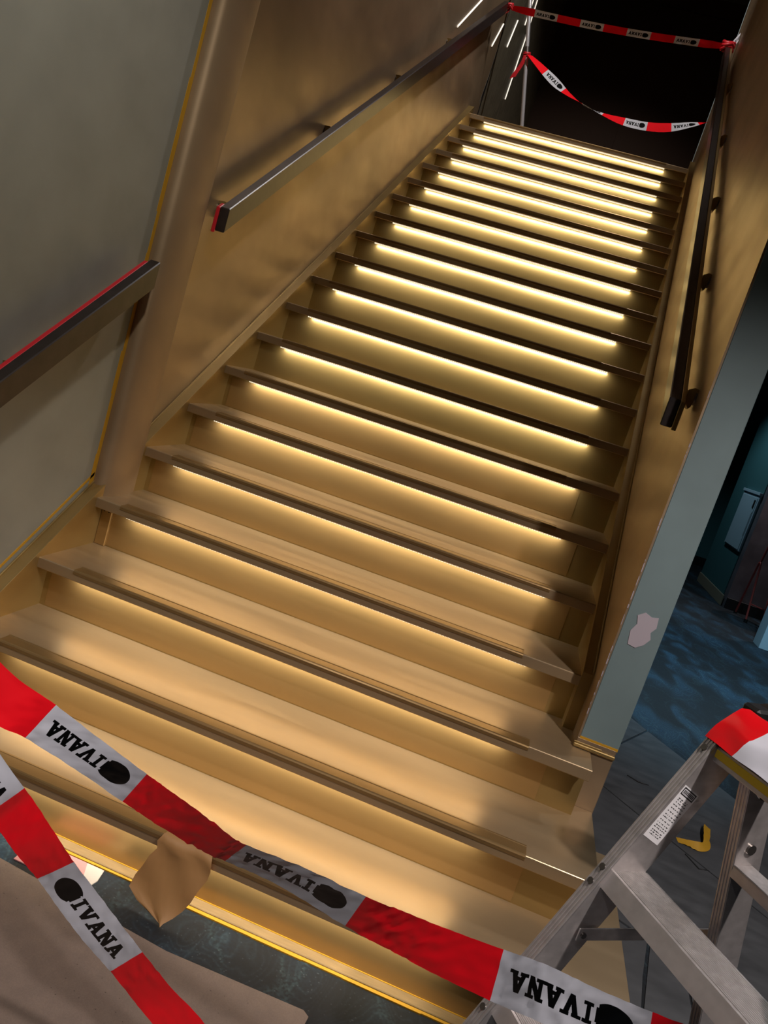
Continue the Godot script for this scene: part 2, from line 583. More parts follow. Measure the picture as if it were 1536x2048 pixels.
func stairs() -> void:
	var st := thing("staircase", Vector3(W / 2, FLOOR, 19 * T), "gold staircase with light strips glowing under its step edges", "staircase")
	var zx := Vector3(0, 0, 1)
	for k in 20:
		var y := -k * R
		var zn := k * T
		var xr := W
		if k == 17: xr = 1.85
		if k == 18: xr = 1.918
		if k == 19: xr = 2.05
		var zb := (k - 1) * T - O if k > 0 else -3.6
		var s := st_new()
		prism(s, tread_profile(zb, zn, y), Vector3.ZERO, zx, Vector3.UP, Vector3(xr, 0, 0))
		if k >= 18:
			bbox(s, Vector3(W + 0.02, y - SLAB, 4.19 if k == 19 else ZP + 0.003), Vector3(xr, y, zb))
		var t := mesh_part("tread", s, M.goldtread, st)
		# riser under this nosing
		s = st_new()
		var yb := -(k + 1) * R
		bbox(s, Vector3(0, yb, zn - O - 0.018), Vector3(xr if k >= 17 else W, y - SLAB, zn - O))
		if k == 18:
			bbox(s, Vector3(1.9, yb, ZP), Vector3(1.916, y - SLAB, zn - O - 0.018))
		if k == 19:
			bbox(s, Vector3(2.032, yb, 4.19), Vector3(2.048, y - SLAB, zn - O - 0.018))
		var rs := mesh_part("riser", s, M.gold, st)
		# thin film glued over the riser, ending short of the right side
		if k >= 13:
			var xe: float = [1.62, 1.66, 1.69, 1.70, 1.735, 1.735, 1.735][k - 13]
			mesh_part("riser_film", box_st(Vector3(0.02, yb + 0.004, zn - O), Vector3(xe, y - NOSE - 0.012, zn - O + 0.0012), 0.0005), M.film, rs)
		# anti-slip strip lapped over the nosing
		var x0 := 0.11 + 0.02 * sin(k * 2.3)
		var x1 := 1.57 + 0.03 * sin(k * 1.7 + 1.0)
		if k == 17: x1 = 1.66
		if k == 18: x1 = 1.72
		if k == 19: x1 = 1.80
		s = st_new()
		var pr := [Vector2(zn - 0.05, y), Vector2(zn - 0.0495, y + 0.0022), Vector2(zn - 0.044, y + 0.0026), Vector2(zn - 0.042, y + 0.0014), Vector2(zn - 0.004, y + 0.0014), Vector2(zn, y - 0.0002), Vector2(zn + 0.0022, y - 0.004), Vector2(zn + 0.0022, y - 0.013), Vector2(zn, y - 0.014), Vector2(zn - 0.001, y - 0.003), Vector2(zn - 0.004, y)]
		prism(s, pr, Vector3(x0, 0, 0), zx, Vector3.UP, Vector3(x1 - x0, 0, 0))
		mesh_part("anti_slip_strip", s, M.strip, t)
		# LED ribbon in its profile, behind the lip and turned towards the riser
		s = st_new()
		bbox(s, Vector3(0.10, y - NOSE + 0.001, zn - 0.028), Vector3(1.67, y - SLAB, zn - 0.010), 0.001)
		mesh_part("led_profile", s, M.steel, t)
		var a := Vector3(0.118, y - NOSE - 0.005, zn - 0.028)
		var b := Vector3(1.595, y - NOSE + 0.001, zn - 0.013)
		mesh_part("led_strip_light", led_mesh(a, b), M.led, t)
		var al := AreaLight3D.new()
		al.name = "led_strip_beam"
		al.area_size = Vector2(b.x - a.x, 0.012)
		al.light_energy = 0.265
		al.light_color = Color(1.0, 0.965, 0.88)
		al.area_range = 6.0
		al.area_attenuation = 2.0
		al.shadow_enabled = true
		st.add_child(al, true)
		al.position = Vector3((a.x + b.x) / 2, y - NOSE - 0.004, zn - 0.034) - st.position
		al.rotation = Vector3(-PI * 0.36, 0, 0)
	# stringers with their sloping caps
	var h := 0.018
	var zend := 6.6
	var slope := Vector3(0, -R / T, 1.0)
	for side in 2:
		var s := st_new()
		var z1 := zend if side == 0 else 4.195
		var poly := [Vector2(-0.05, nose_y(-0.05) + h + 0.02), Vector2(z1, nose_y(z1) + h), Vector2(z1, max(nose_y(z1) - 0.7, FLOOR)), Vector2(-0.05, -0.8)]
		if side == 0:
			poly = [Vector2(-0.05, h + 0.05), Vector2(5.2, nose_y(5.2) + h), Vector2(5.2, FLOOR), Vector2(4.0, FLOOR), Vector2(-0.05, -0.85)]
		else:
			poly[2] = Vector2(z1, -3.06)
			poly.insert(3, Vector2(4.0, -3.3))
		var x0 := XL if side == 0 else W
		var x1 := 0.0 if side == 0 else XR
		prism(s, poly, Vector3(x0, 0, 0), zx, Vector3.UP, Vector3(x1 - x0, 0, 0))
		var sg := mesh_part("stringer", s, M.gold, st)
		# cap: a slightly sunk strip with a raised inner edge
		s = st_new()
		var zc := 5.2 if side == 0 else 4.19
		var xf := Transform3D(Basis(Vector3.RIGHT, Vector3.UP, slope), Vector3(0, h, 0))
		bbox(s, Vector3(-0.0028 if side == 0 else W - 0.0005, -0.001, 0.0), Vector3(0.0005 if side == 0 else W + 0.0028, 0.0035, zc), 0.001, xf)
		mesh_part("edge_bead", s, M.gold, sg)
		s = st_new()
		bbox(s, Vector3(XL if side == 0 else XR - 0.006, -0.001, 0.0), Vector3(XL + 0.006 if side == 0 else XR, 0.012, zc), 0.002, xf)
		mesh_part("wall_bead", s, M.gold, sg)
	# filler strip at the left end of the riser under the 17th nosing
	var f := st_new()
	bbox(f, Vector3(0, -17 * R, 16 * T - O), Vector3(0.042, -16 * R - NOSE, 16 * T - O + 0.012), 0.002)
	var fp := mesh_part("filler_strip", f, M.film, st)
	f = st_new()
	for dx in [0.012, 0.030]:
		tube(f, [Vector3(dx, -16 * R - NOSE - 0.016, 16 * T - O + 0.0118), Vector3(dx, -16 * R - NOSE - 0.016, 16 * T - O + 0.0126)], 0.0028, 8)
	mesh_part("screw_hole", f, M.black, fp)

# a ribbon that glows on its underside, its two long sides and ends; the dots run along it
func led_mesh(a: Vector3, b: Vector3) -> SurfaceTool:
	var s := st_new()
	var n := 74.0
	var sec := [Vector2(a.z, b.y), Vector2(a.z, a.y + 0.002), Vector2(a.z + 0.002, a.y), Vector2(b.z - 0.002, a.y), Vector2(b.z, a.y + 0.002), Vector2(b.z, b.y)]
	for i in sec.size():
		var p: Vector2 = sec[i]
		var q: Vector2 = sec[(i + 1) % sec.size()]
		var nn := Vector3(0, -(q.x - p.x), q.y - p.y).normalized()
		var c := [Vector3(a.x, p.y, p.x), Vector3(b.x, p.y, p.x), Vector3(b.x, q.y, q.x), Vector3(a.x, q.y, q.x)]
		var uv := [Vector2(0, 0), Vector2(n, 0), Vector2(n, 1), Vector2(0, 1)]
		var flip: bool = (c[1] - c[0]).cross(c[2] - c[0]).dot(nn) > 0.0
		for t in [[0, 1, 2], [0, 2, 3]]:
			for v in ([t[0], t[2], t[1]] if flip else t):
				s.set_normal(nn)
				s.set_uv(uv[v])
				s.add_vertex(c[v])
	return s

func column_and_trims() -> void:
	# rounded gold column at the end of the gold wall
	var pts := [[-0.047, 4.165], [-0.028, 4.168], [-0.012, 4.166], [0.0, 4.155], [0.009, 4.135], [0.016, 4.11], [0.0205, 4.08], [0.0225, 4.05], [0.021, 4.02], [0.016, 3.99], [0.008, 3.96], [-0.004, 3.932], [-0.02, 3.908], [-0.036, 3.892], [-0.047, 3.886]]
	var poly := []
	for p in pts:
		poly.append(Vector2(p[0], p[1]))
	var s := st_new()
	prism(s, poly, Vector3(0, -16 * R, 0), Vector3.RIGHT, Vector3.BACK, Vector3(0, 16 * R + 2.99, 0), true)
	solo("half_round_column", s, M.columngold, "rounded gold column standing where the green wall meets the gold wall", "column")
	# masking tape lines
	s = st_new()
	var y := -2.86
	while y < -0.4:
		var l := rng.randf_range(0.12, 0.3)
		var w := rng.randf_range(0.016, 0.026)
		bbox(s, Vector3(XL - 0.0005, y, 4.166), Vector3(XL + 0.0012, y + l, 4.166 + w))
		y += l
	solo("masking_tape", s, M.yellow, "upright yellow masking tape line along the edge of the green wall", "tape")
	s = st_new()
	var xf := Transform3D(Basis(Vector3.RIGHT, Vector3.UP, Vector3(0, -R / T, 1.0)), Vector3(0, 0.018, 0))
	bbox(s, Vector3(XL - 0.0005, 0.034, 4.17), Vector3(XL + 0.0012, 0.047, 5.2), 0.0, xf)
	solo("masking_tape", s, M.yellow, "sloping yellow masking tape line on the green wall above the stair skirting", "tape")
	s = st_new()
	bbox(s, Vector3(XR + 0.006, -3.031, ZP), Vector3(1.924, -3.022, ZP + 0.0015))
	solo("masking_tape", s, M.yellow, "short yellow masking tape at the foot of the grey teal pillar", "tape")
	# crinkled clear film lip under the pillar
	s = st_new()
	bbox(s, Vector3(XR - 0.006, -3.058, ZP), Vector3(1.923, -3.046, ZP + 0.010), 0.003)
	bbox(s, Vector3(XR - 0.006, -3.046, ZP), Vector3(1.88, -3.041, ZP + 0.004), 0.0015)
	tag(mesh_part("trim_1", s, M.gold), "narrow gold lip under the pillar", "trim", "", "structure")
	# raw edge strip along the foot of the stair
	s = st_new()
	bbox(s, Vector3(0.0, FLOOR, 19 * T - O), Vector3(2.05, FLOOR + 0.008, 19 * T - O + 0.034), 0.002)
	tag(mesh_part("trim_2", s, M.cream), "raw pale wood strip at the foot of the staircase", "trim", "", "structure")
	s = st_new()
	var x := 0.3
	while x < 1.95:
		var l := rng.randf_range(0.1, 0.28)
		bbox(s, Vector3(x, FLOOR, 19 * T - O + 0.033), Vector3(x + l, FLOOR + 0.004, 19 * T - O + 0.039 + rng.randf_range(0.0, 0.007)))
		x += l
	bbox(s, Vector3(0.3, FLOOR + 0.008, 19 * T - O), Vector3(1.95, FLOOR + 0.0095, 19 * T - O + 0.004))
	solo("masking_tape", s, M.yellow, "yellow masking tape along the pale wood strip at the foot of the stairs", "tape")

# ==================================================================== handrails
func rail(tab: bool, label: String, x0: float, x1: float, bx: float, z0: float, z1: float, top: float, back_m: Material, brackets: Array, wall_x: float) -> void:
	var t := thing("handrail", Vector3((x0 + x1) / 2, nose_y(z1) + top, z1), label, "handrail")
	var slope := Vector3(0, -R / T, 1.0)
	var xf := Transform3D(Basis(Vector3.RIGHT, Vector3.UP, slope), Vector3(0, top, 0))
	var s := st_new()
	bbox(s, Vector3(x0, -0.088, z0), Vector3(x1, 0.0, z1), 0.003, xf)
	mesh_part("rail", s, M.rail, t)
	s = st_new()
	var in_x := x0 if bx < x0 else x1
	if tab:
		bbox(s, Vector3(bx, -0.080, z0 + 0.01), Vector3(in_x, -0.016, z1 - 0.03), 0.002, xf)
		mesh_part("backing_strip", s, M.rail, t)
		s = st_new()
		bbox(s, Vector3(bx, -0.094, z1 - 0.03), Vector3(in_x, -0.001, z1 + 0.001), 0.002, xf)
		mesh_part("end_tab", s, back_m, t)
	else:
		bbox(s, Vector3(bx, -0.092, z0 + 0.01), Vector3(in_x, -0.003, z1 + 0.001), 0.002, xf)
		mesh_part("backing_strip", s, back_m, t)
	for z in brackets:
		s = st_new()
		var y := nose_y(z) + top - (0.0 if wall_x > bx else 0.06)
		var d := 1.0 if wall_x > bx else -1.0
		var gap: float = abs(wall_x - bx)
		var poly := [Vector2(0, -0.004), Vector2(gap * 0.55, 0.006), Vector2(gap, 0.004), Vector2(gap, -0.004), Vector2(gap * 0.75, -0.052), Vector2(gap * 0.55, -0.06), Vector2(gap * 0.3, -0.05), Vector2(0, -0.030)]
		prism(s, poly, Vector3(bx, y, z - 0.02), Vector3(d, 0, 0), Vector3.UP, Vector3(0, 0, 0.04))
		var br := mesh_part("bracket", s, M.gold, t)
		s = st_new()
		tube(s, [Vector3(wall_x - d * 0.006, y - 0.02, z), Vector3(wall_x + d * 0.002, y - 0.02, z)], 0.024, 16)
		mesh_part("wall_plate", s, M.steel, br)

func handrails() -> void:
	rail(true, "dark handrail on the left gold wall climbing to the landing", 0.022, 0.06, 0.008, 0.16, 3.885, 0.90, M.red, [3.75, 2.9, 2.05, 1.2], XL)
	rail(false, "dark handrail with a red back on the green wall at lower left", 0.012, 0.05, -0.004, 4.25, 6.3, 0.882, M.red, [4.75, 5.6], XL)
	rail(false, "dark handrail with gold brackets on the right gold wall", 1.72, 1.755, 1.77, -0.02, 4.185, 0.903, M.gold, [4.12, 3.42, 2.72, 1.91, 0.95], XR)

# ==================================================================== upper landing
func landing() -> void:
	var s := box_st(Vector3(XL - 0.2, 0.0, -3.6), Vector3(XL - 0.004, 3.0, -0.485))
	tag(mesh_part("wall_landing_left", s, M.panelgold), "grey gold wall panels left of the upper landing", "wall", "", "structure")
	s = box_st(Vector3(-0.3, 0.0, -3.75), Vector3(2.6, 3.0, -3.6))
	var wb := mesh_part("wall_back", s, M.brownblack)
	tag(wb, "dark brown wall at the back of the upper landing", "wall", "", "structure")
	mesh_part("panel", box_st(Vector3(1.02, 0.0, -3.6), Vector3(2.6, 2.8, -3.585), 0.002), M.brownblack, wb)
	s = box_st(Vector3(2.45, 0.0, -3.6), Vector3(2.6, 3.0, -0.45))
	tag(mesh_part("wall_landing_right", s, M.brownblack), "dark wall right of the upper landing", "wall", "", "structure")
	s = box_st(Vector3(XR, -0.2, -3.6), Vector3(2.6, 0.0, -0.45))
	tag(mesh_part("floor_landing", s, M.brownblack), "dark floor of the upper landing", "floor", "", "structure")
	s = box_st(Vector3(XR - 0.002, 0.0, -0.462), Vector3(XR + 0.03, 3.0, -0.450), 0.002)
	tag(mesh_part("trim_3", s, M.cabinet), "pale metal corner strip at the top end of the right wall", "trim", "", "structure")
	# dark seam flap where the gold wall ends
	s = st_new()
	prism(s, [Vector2(-0.49, 0.02), Vector2(-0.478, 1.1), Vector2(-0.47, 1.1), Vector2(-0.455, 0.5), Vector2(-0.40, 0.22), Vector2(-0.44, 0.3)], Vector3(XL - 0.002, 0, 0), Vector3.BACK, Vector3.UP, Vector3(0.004, 0, 0))
	tag(mesh_part("trim_4", s, M.black), "dark seam at the top end of the left gold wall", "trim", "", "structure")
	# glowing tubes standing in for light streaks reflected in the gold walls
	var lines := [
		[[0.165, 1.063], [0.70, 0.449], "slanting thin glowing reflection streak on the gold wall above the left handrail"],
		[[0.598, -0.195], [0.86, -0.387], "short thin glowing reflection streak crossing the dark seam below the rail end"],
		[[0.884, -0.856], [1.165, -0.973], "short thin glowing reflection streak on the panel between the seam and the pole"],
		[[0.706, -1.575], [1.344, -1.642], "longest thin glowing reflection streak on the panel just left of the pole"],
		[[1.318, -1.383], [1.80, -1.45], "thin glowing reflection streak left of the pole at the top of the photo"],
		[[1.428, -1.633], [2.0, -1.625], "thin glowing reflection streak right of the pole at the top of the photo"],
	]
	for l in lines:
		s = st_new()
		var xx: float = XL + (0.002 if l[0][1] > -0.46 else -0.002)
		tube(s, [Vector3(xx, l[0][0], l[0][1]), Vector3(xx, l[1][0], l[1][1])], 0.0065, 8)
		solo("reflection_streak", s, M.tube, l[2], "line light", "glowing streaks imitating reflections on the upper left walls")
	# chrome pole leaning at the front of the landing
	var p := thing("metal_pole", Vector3(0.418, 0.0, -0.12), "slim shiny metal pole standing at the left of the top step", "pole")
	var base := Vector3(0.418, 0.0, -0.12)
	var tie := Vector3(0.268, 0.564, -0.12)
	var top := base + (tie - base) * 2.6
	s = st_new()
	tube(s, [base, tie, top], 0.016, 14)
	mesh_part("lower_tube", s, M.chrome, p)
	s = st_new()
	tube(s, [base + (tie - base) * 1.02, base + (tie - base) * 1.10], 0.021, 14)
	mesh_part("collar", s, M.steel, p)
	s = st_new()
	tube(s, [base, base + (tie - base) * 0.02], 0.03, 14)
	mesh_part("foot", s, M.black, p)

# ==================================================================== the ladder
var LT := Vector3(1.83370489, -2.57604943, 5.32468334)
var LX := Vector3(0.545, 0, 0.838).normalized()
var LZ := Vector3(-0.838, 0, 0.545).normalized()

func lp(x: float, y: float, z: float) -> Vector3:
	return LT + LX * x + Vector3(0, y, 0) + LZ * z

func lframe(o: Vector3, ydir: Vector3) -> Transform3D:   # local frame: x across, y along ydir, z out of it towards the climber
	var yy := ydir.normalized()
	return Transform3D(Basis(LX, yy, LX.cross(yy)), o)

func ladder() -> void:
	var t := thing("step_ladder", lp(0.2, -1.02, 0.2), "aluminium step ladder at the lower right with barrier tape over its top", "ladder")
	var width := 0.40
	var lean := Vector3(0, 1, 0) * 1.0 + LZ * -0.481          # front stile, upwards
	var flen: float = 1.0 * sqrt(1.0 + 0.481 * 0.481)
	for side in 2:
		var xo := 0.0 if side == 0 else width
		var d := 1.0 if side == 0 else -1.0
		var xf := lframe(lp(xo, 0, 0), lean)
		var s := st_new()
		# front flange, ribbed
		bbox(s, Vector3(0, -flen, -0.003), Vector3(d * 0.024, 0.012, -0.0005), 0.0006, xf)
		for k in 4:
			bbox(s, Vector3(d * (0.001 + k * 0.0062), -flen, -0.001), Vector3(d * (0.0045 + k * 0.0062), 0.012, 0.0012), 0.0005, xf)
		var fl := mesh_part("front_stile", s, M.alu, t)
		s = st_new()
		bbox(s, Vector3(d * 0.021, -flen, -0.072), Vector3(d * 0.024, 0.012, -0.0005), 0.0008, xf)
		bbox(s, Vector3(0, -flen, -0.073), Vector3(d * 0.024, 0.012, -0.070), 0.0008, xf)
		mesh_part("web", s, M.alu, fl)
		for yy in [-0.016, -0.281, -0.312, -0.56, -0.59]:
			s = st_new()
			tube(s, [xf * Vector3(d * 0.011, yy, 0.001), xf * Vector3(d * 0.011, yy, 0.0035)], 0.0058, 12)
			mesh_part("rivet", s, M.steel, fl)
		s = st_new()
		bbox(s, Vector3(d * -0.003, -flen - 0.02, -0.077), Vector3(d * 0.027, -flen + 0.05, 0.004), 0.003, xf)
		mesh_part("rubber_foot", s, M.black, fl)
		if side == 0:
			s = st_new()
			var q := [xf * Vector3(0.0245, -0.195, -0.006), xf * Vector3(0.0245, -0.195, -0.050), xf * Vector3(0.0245, -0.085, -0.050), xf * Vector3(0.0245, -0.085, -0.006)]
			var uv := [Vector2(0, 1), Vector2(1, 1), Vector2(1, 0), Vector2(0, 0)]
			for tr in [[0, 1, 2], [0, 2, 3]]:
				var nn := LX
				var flip: bool = (q[tr[1]] - q[tr[0]]).cross(q[tr[2]] - q[tr[0]]).dot(nn) > 0.0
				for v in ([tr[0], tr[2], tr[1]] if flip else tr):
					s.set_normal(nn)
					s.set_uv(uv[v])
					s.add_vertex(q[v])
			var sk := mesh_part("sticker", s, M.sticker, fl)
			sk.set_meta("label", "white printed sticker")
		# rear leg
		var rlean := Vector3(0, 1, 0) + LZ * 0.26
		var rlen: float = 0.985 * sqrt(1.0 + 0.26 * 0.26)
		var rx := lframe(lp(0.046 if side == 0 else width - 0.046, -0.03, -0.052), rlean)
		s = st_new()
		bbox(s, Vector3(0, -rlen, -0.002), Vector3(d * 0.024, 0, 0.0), 0.0006, rx)
		for k in 4:
			bbox(s, Vector3(d * (0.001 + k * 0.0062), -rlen, -0.0005), Vector3(d * (0.0045 + k * 0.0062), 0, 0.0016), 0.0005, rx)
		var rl := mesh_part("rear_leg", s, M.alu, t)
		s = st_new()
		bbox(s, Vector3(d * 0.021, -rlen, -0.062), Vector3(d * 0.024, 0, -0.001), 0.0008, rx)
		bbox(s, Vector3(0, -rlen, -0.063), Vector3(d * 0.024, 0, -0.060), 0.0008, rx)
		mesh_part("web", s, M.alu, rl)
		for yy in [-0.035, -0.145]:
			s = st_new()
			tube(s, [rx * Vector3(d * 0.022, yy, -0.03), rx * Vector3(d * 0.028, yy, -0.03)], 0.010, 14)
			mesh_part("bolt_cup", s, M.steel, rl)
		s = st_new()
		bbox(s, Vector3(d * -0.003, -rlen - 0.008, -0.066), Vector3(d * 0.027, -rlen + 0.05, 0.004), 0.003, rx)
		mesh_part("rubber_foot", s, M.black, rl)
		# flat spreader bar from the front stile back to the rear leg
		s = st_new()
		var a := lp(xo + d * 0.029, -0.372, 0.128)
		var b := lp(xo + d * 0.044, -0.374, -0.17)
		var along := (b - a).normalized()
		var sf := Transform3D(Basis(LX, Vector3.UP, LX.cross(Vector3.UP)), a)
		bbox(s, Vector3(-0.0015, -0.012, -(b - a).length()), Vector3(0.0015, 0.012, 0.01), 0.0006, sf)
		var sp := mesh_part("spreader_bar", s, M.alu, t)
		s = st_new()
		tube(s, [a + LX * d * 0.001, a + LX * d * 0.005], 0.0055, 10)
		mesh_part("pivot_bolt", s, M.steel, sp)
	# treads, ribbed on top
	for k in 3:
		var y := -0.252 * (k + 1)
		var zf := -y * 0.481 - 0.012
		var s := st_new()
		var pr := [Vector2(zf - 0.074, y - 0.004), Vector2(zf - 0.074, y)]
		for r in 17:
			var z0 := zf - 0.070 + r * 0.0040
			pr.append_array([Vector2(z0, y), Vector2(z0 + 0.0006, y + 0.0014), Vector2(z0 + 0.0022, y + 0.0014), Vector2(z0 + 0.0028, y)])
		pr.append_array([Vector2(zf + 0.001, y - 0.0005), Vector2(zf + 0.0022, y - 0.003), Vector2(zf + 0.015, y - 0.031), Vector2(zf + 0.012, y - 0.031), Vector2(zf - 0.001, y - 0.004)])
		prism(s, pr, lp(0.024, 0, 0), LZ, Vector3.UP, LX * (width - 0.048))
		var td := mesh_part("tread", s, M.alu, t)
		s = st_new()
		var xb := Transform3D(Basis(LX, Vector3.UP, LX.cross(Vector3.UP)), lp(0, 0, 0))
		bbox(s, Vector3(0.024, y - 0.030, zf - 0.074), Vector3(width - 0.024, y - 0.001, zf - 0.0715), 0.0006, xb)
		mesh_part("back_lip", s, M.alu, td)
	# rear cross brace
	var xb := Transform3D(Basis(LX, Vector3.UP, LX.cross(Vector3.UP)), lp(0, 0, 0))
	for yy in [-0.195, -0.62]:
		var s := st_new()
		var zz: float = -0.052 + 0.26 * (yy + 0.03)
		bbox(s, Vector3(0.07, yy - 0.022, zz - 0.003), Vector3(width - 0.07, yy, zz + 0.0), 0.0008, xb)
		bbox(s, Vector3(0.07, yy - 0.003, zz - 0.045), Vector3(width - 0.07, yy, zz), 0.0008, xb)
		mesh_part("cross_brace", s, M.alu, t)
	# top: grey edge profile with a yellow inlay, hump for the tool tray
	var s := st_new()
	bbox(s, Vector3(0.024, -0.030, -0.105), Vector3(width - 0.024, -0.001, -0.004), 0.002, xb)
	var tp := mesh_part("top_plate", s, M.alu, t)
	s = st_new()
	bbox(s, Vector3(0.026, -0.021, -0.006), Vector3(width - 0.026, -0.007, -0.0025), 0.001, xb)
	var yb := mesh_part("edge_inlay", s, M.yellowbar, tp)
	yb.set_meta("label", "yellow edge inlay")
	s = st_new()
	prism(s, [Vector2(-0.006, -0.002), Vector2(-0.020, 0.026), Vector2(-0.056, 0.053), Vector2(-0.10, 0.053), Vector2(-0.104, -0.002)], lp(0.008, 0, 0), LZ, Vector3.UP, LX * (width - 0.016))
	mesh_part("tool_tray", s, M.steel, tp)
	# grey upright with a black cap at the back
	s = st_new()
	bbox(s, Vector3(-0.014, -0.06, -0.108), Vector3(0.010, 0.048, -0.084), 0.004, xb)
	var po := mesh_part("rear_upright", s, M.alu, t)
	s = st_new()
	bbox(s, Vector3(-0.022, 0.045, -0.116), Vector3(0.016, 0.068, -0.076), 0.010, xb)
	mesh_part("end_cap", s, M.black, po)

# ==================================================================== barrier tape
# edges: rows of [upper edge xyz, lower edge xyz, u]
func ribbon(rows: Array, sub := 10, across := 8, wrinkle := 0.0015, sd := 1) -> SurfaceTool:
	var n := noise(sd, 1.0, 2)
	var grid := []
	var m := rows.size()
	var get_row := func(i: int) -> Array:
		i = clampi(i, 0, m - 1)
		return [Vector3(rows[i][0], rows[i][1], rows[i][2]), Vector3(rows[i][3], rows[i][4], rows[i][5]), rows[i][6]]
	for i in m - 1:
		for k in (sub + 1 if i == m - 2 else sub):
			var f := float(k) / sub
			var r0: Array = get_row.call(i - 1)
			var r1: Array = get_row.call(i)
			var r2: Array = get_row.call(i + 1)
			var r3: Array = get_row.call(i + 2)
			var a: Vector3 = r1[0].cubic_interpolate(r2[0], r0[0], r3[0], f)
			var b: Vector3 = r1[1].cubic_interpolate(r2[1], r0[1], r3[1], f)
			var u: float = lerp(r1[2], r2[2], f)
			var along: Vector3 = (r2[0] + r2[1] - r1[0] - r1[1]).normalized()
			var nn := along.cross(b - a).normalized()
			var line := []
			for j in across + 1:
				var g := float(j) / across
				var p := a.lerp(b, g)
				var w := n.get_noise_2d(u * 26.0, g * 2.5) + 0.5 * n.get_noise_2d(u * 70.0, g * 5.0)
				p += nn * wrinkle * w * (0.4 + 1.6 * absf(n.get_noise_2d(u * 5.0 + 40.0, 3.0)))
				line.append([p, Vector2(u, g)])
			grid.append(line)
	var st := st_new()
	for i in grid.size() - 1:
		for j in across:
			var q := [grid[i][j], grid[i + 1][j], grid[i + 1][j + 1], grid[i][j + 1]]
			for tr in [[0, 1, 2], [0, 2, 3]]:
				for v in tr:
					st.set_smooth_group(0)
					st.set_uv(q[v][1])
					st.add_vertex(q[v][0])
	st.index()
	st.generate_normals()
	return st

func knot(c: Vector3, r: float) -> SurfaceTool:
	var s := st_new()
	for k in 5:
		var a := TAU * k / 5.0
		var pts := []
		for j in 7:
			var b := TAU * j / 6.0
			pts.append(c + Vector3(cos(b) * r, 0.5 * r * sin(a) + 0.25 * r * sin(b * 2.0 + a), sin(b) * r * 0.8 + 0.3 * r * cos(a)))
		tube(s, pts, r * 0.34, 7)
	return s

func tail(p: Vector3, q: Vector3, w: float, twist: float) -> SurfaceTool:
	var rows := []
	for k in 6:
		var f := k / 5.0
		var c := p.lerp(q, f) + Vector3(0.008 * sin(f * 5.0), 0, 0.006 * cos(f * 4.0))
		var d := Vector3(cos(twist * f), 0.2, sin(twist * f)).normalized() * w * (0.35 + 0.65 * f) * 0.5
		rows.append([c.x - d.x, c.y - d.y, c.z - d.z, c.x + d.x, c.y + d.y, c.z + d.z, 0.55 + 0.3 * f])
	return ribbon(rows, 4, 3, 0.001, 9)

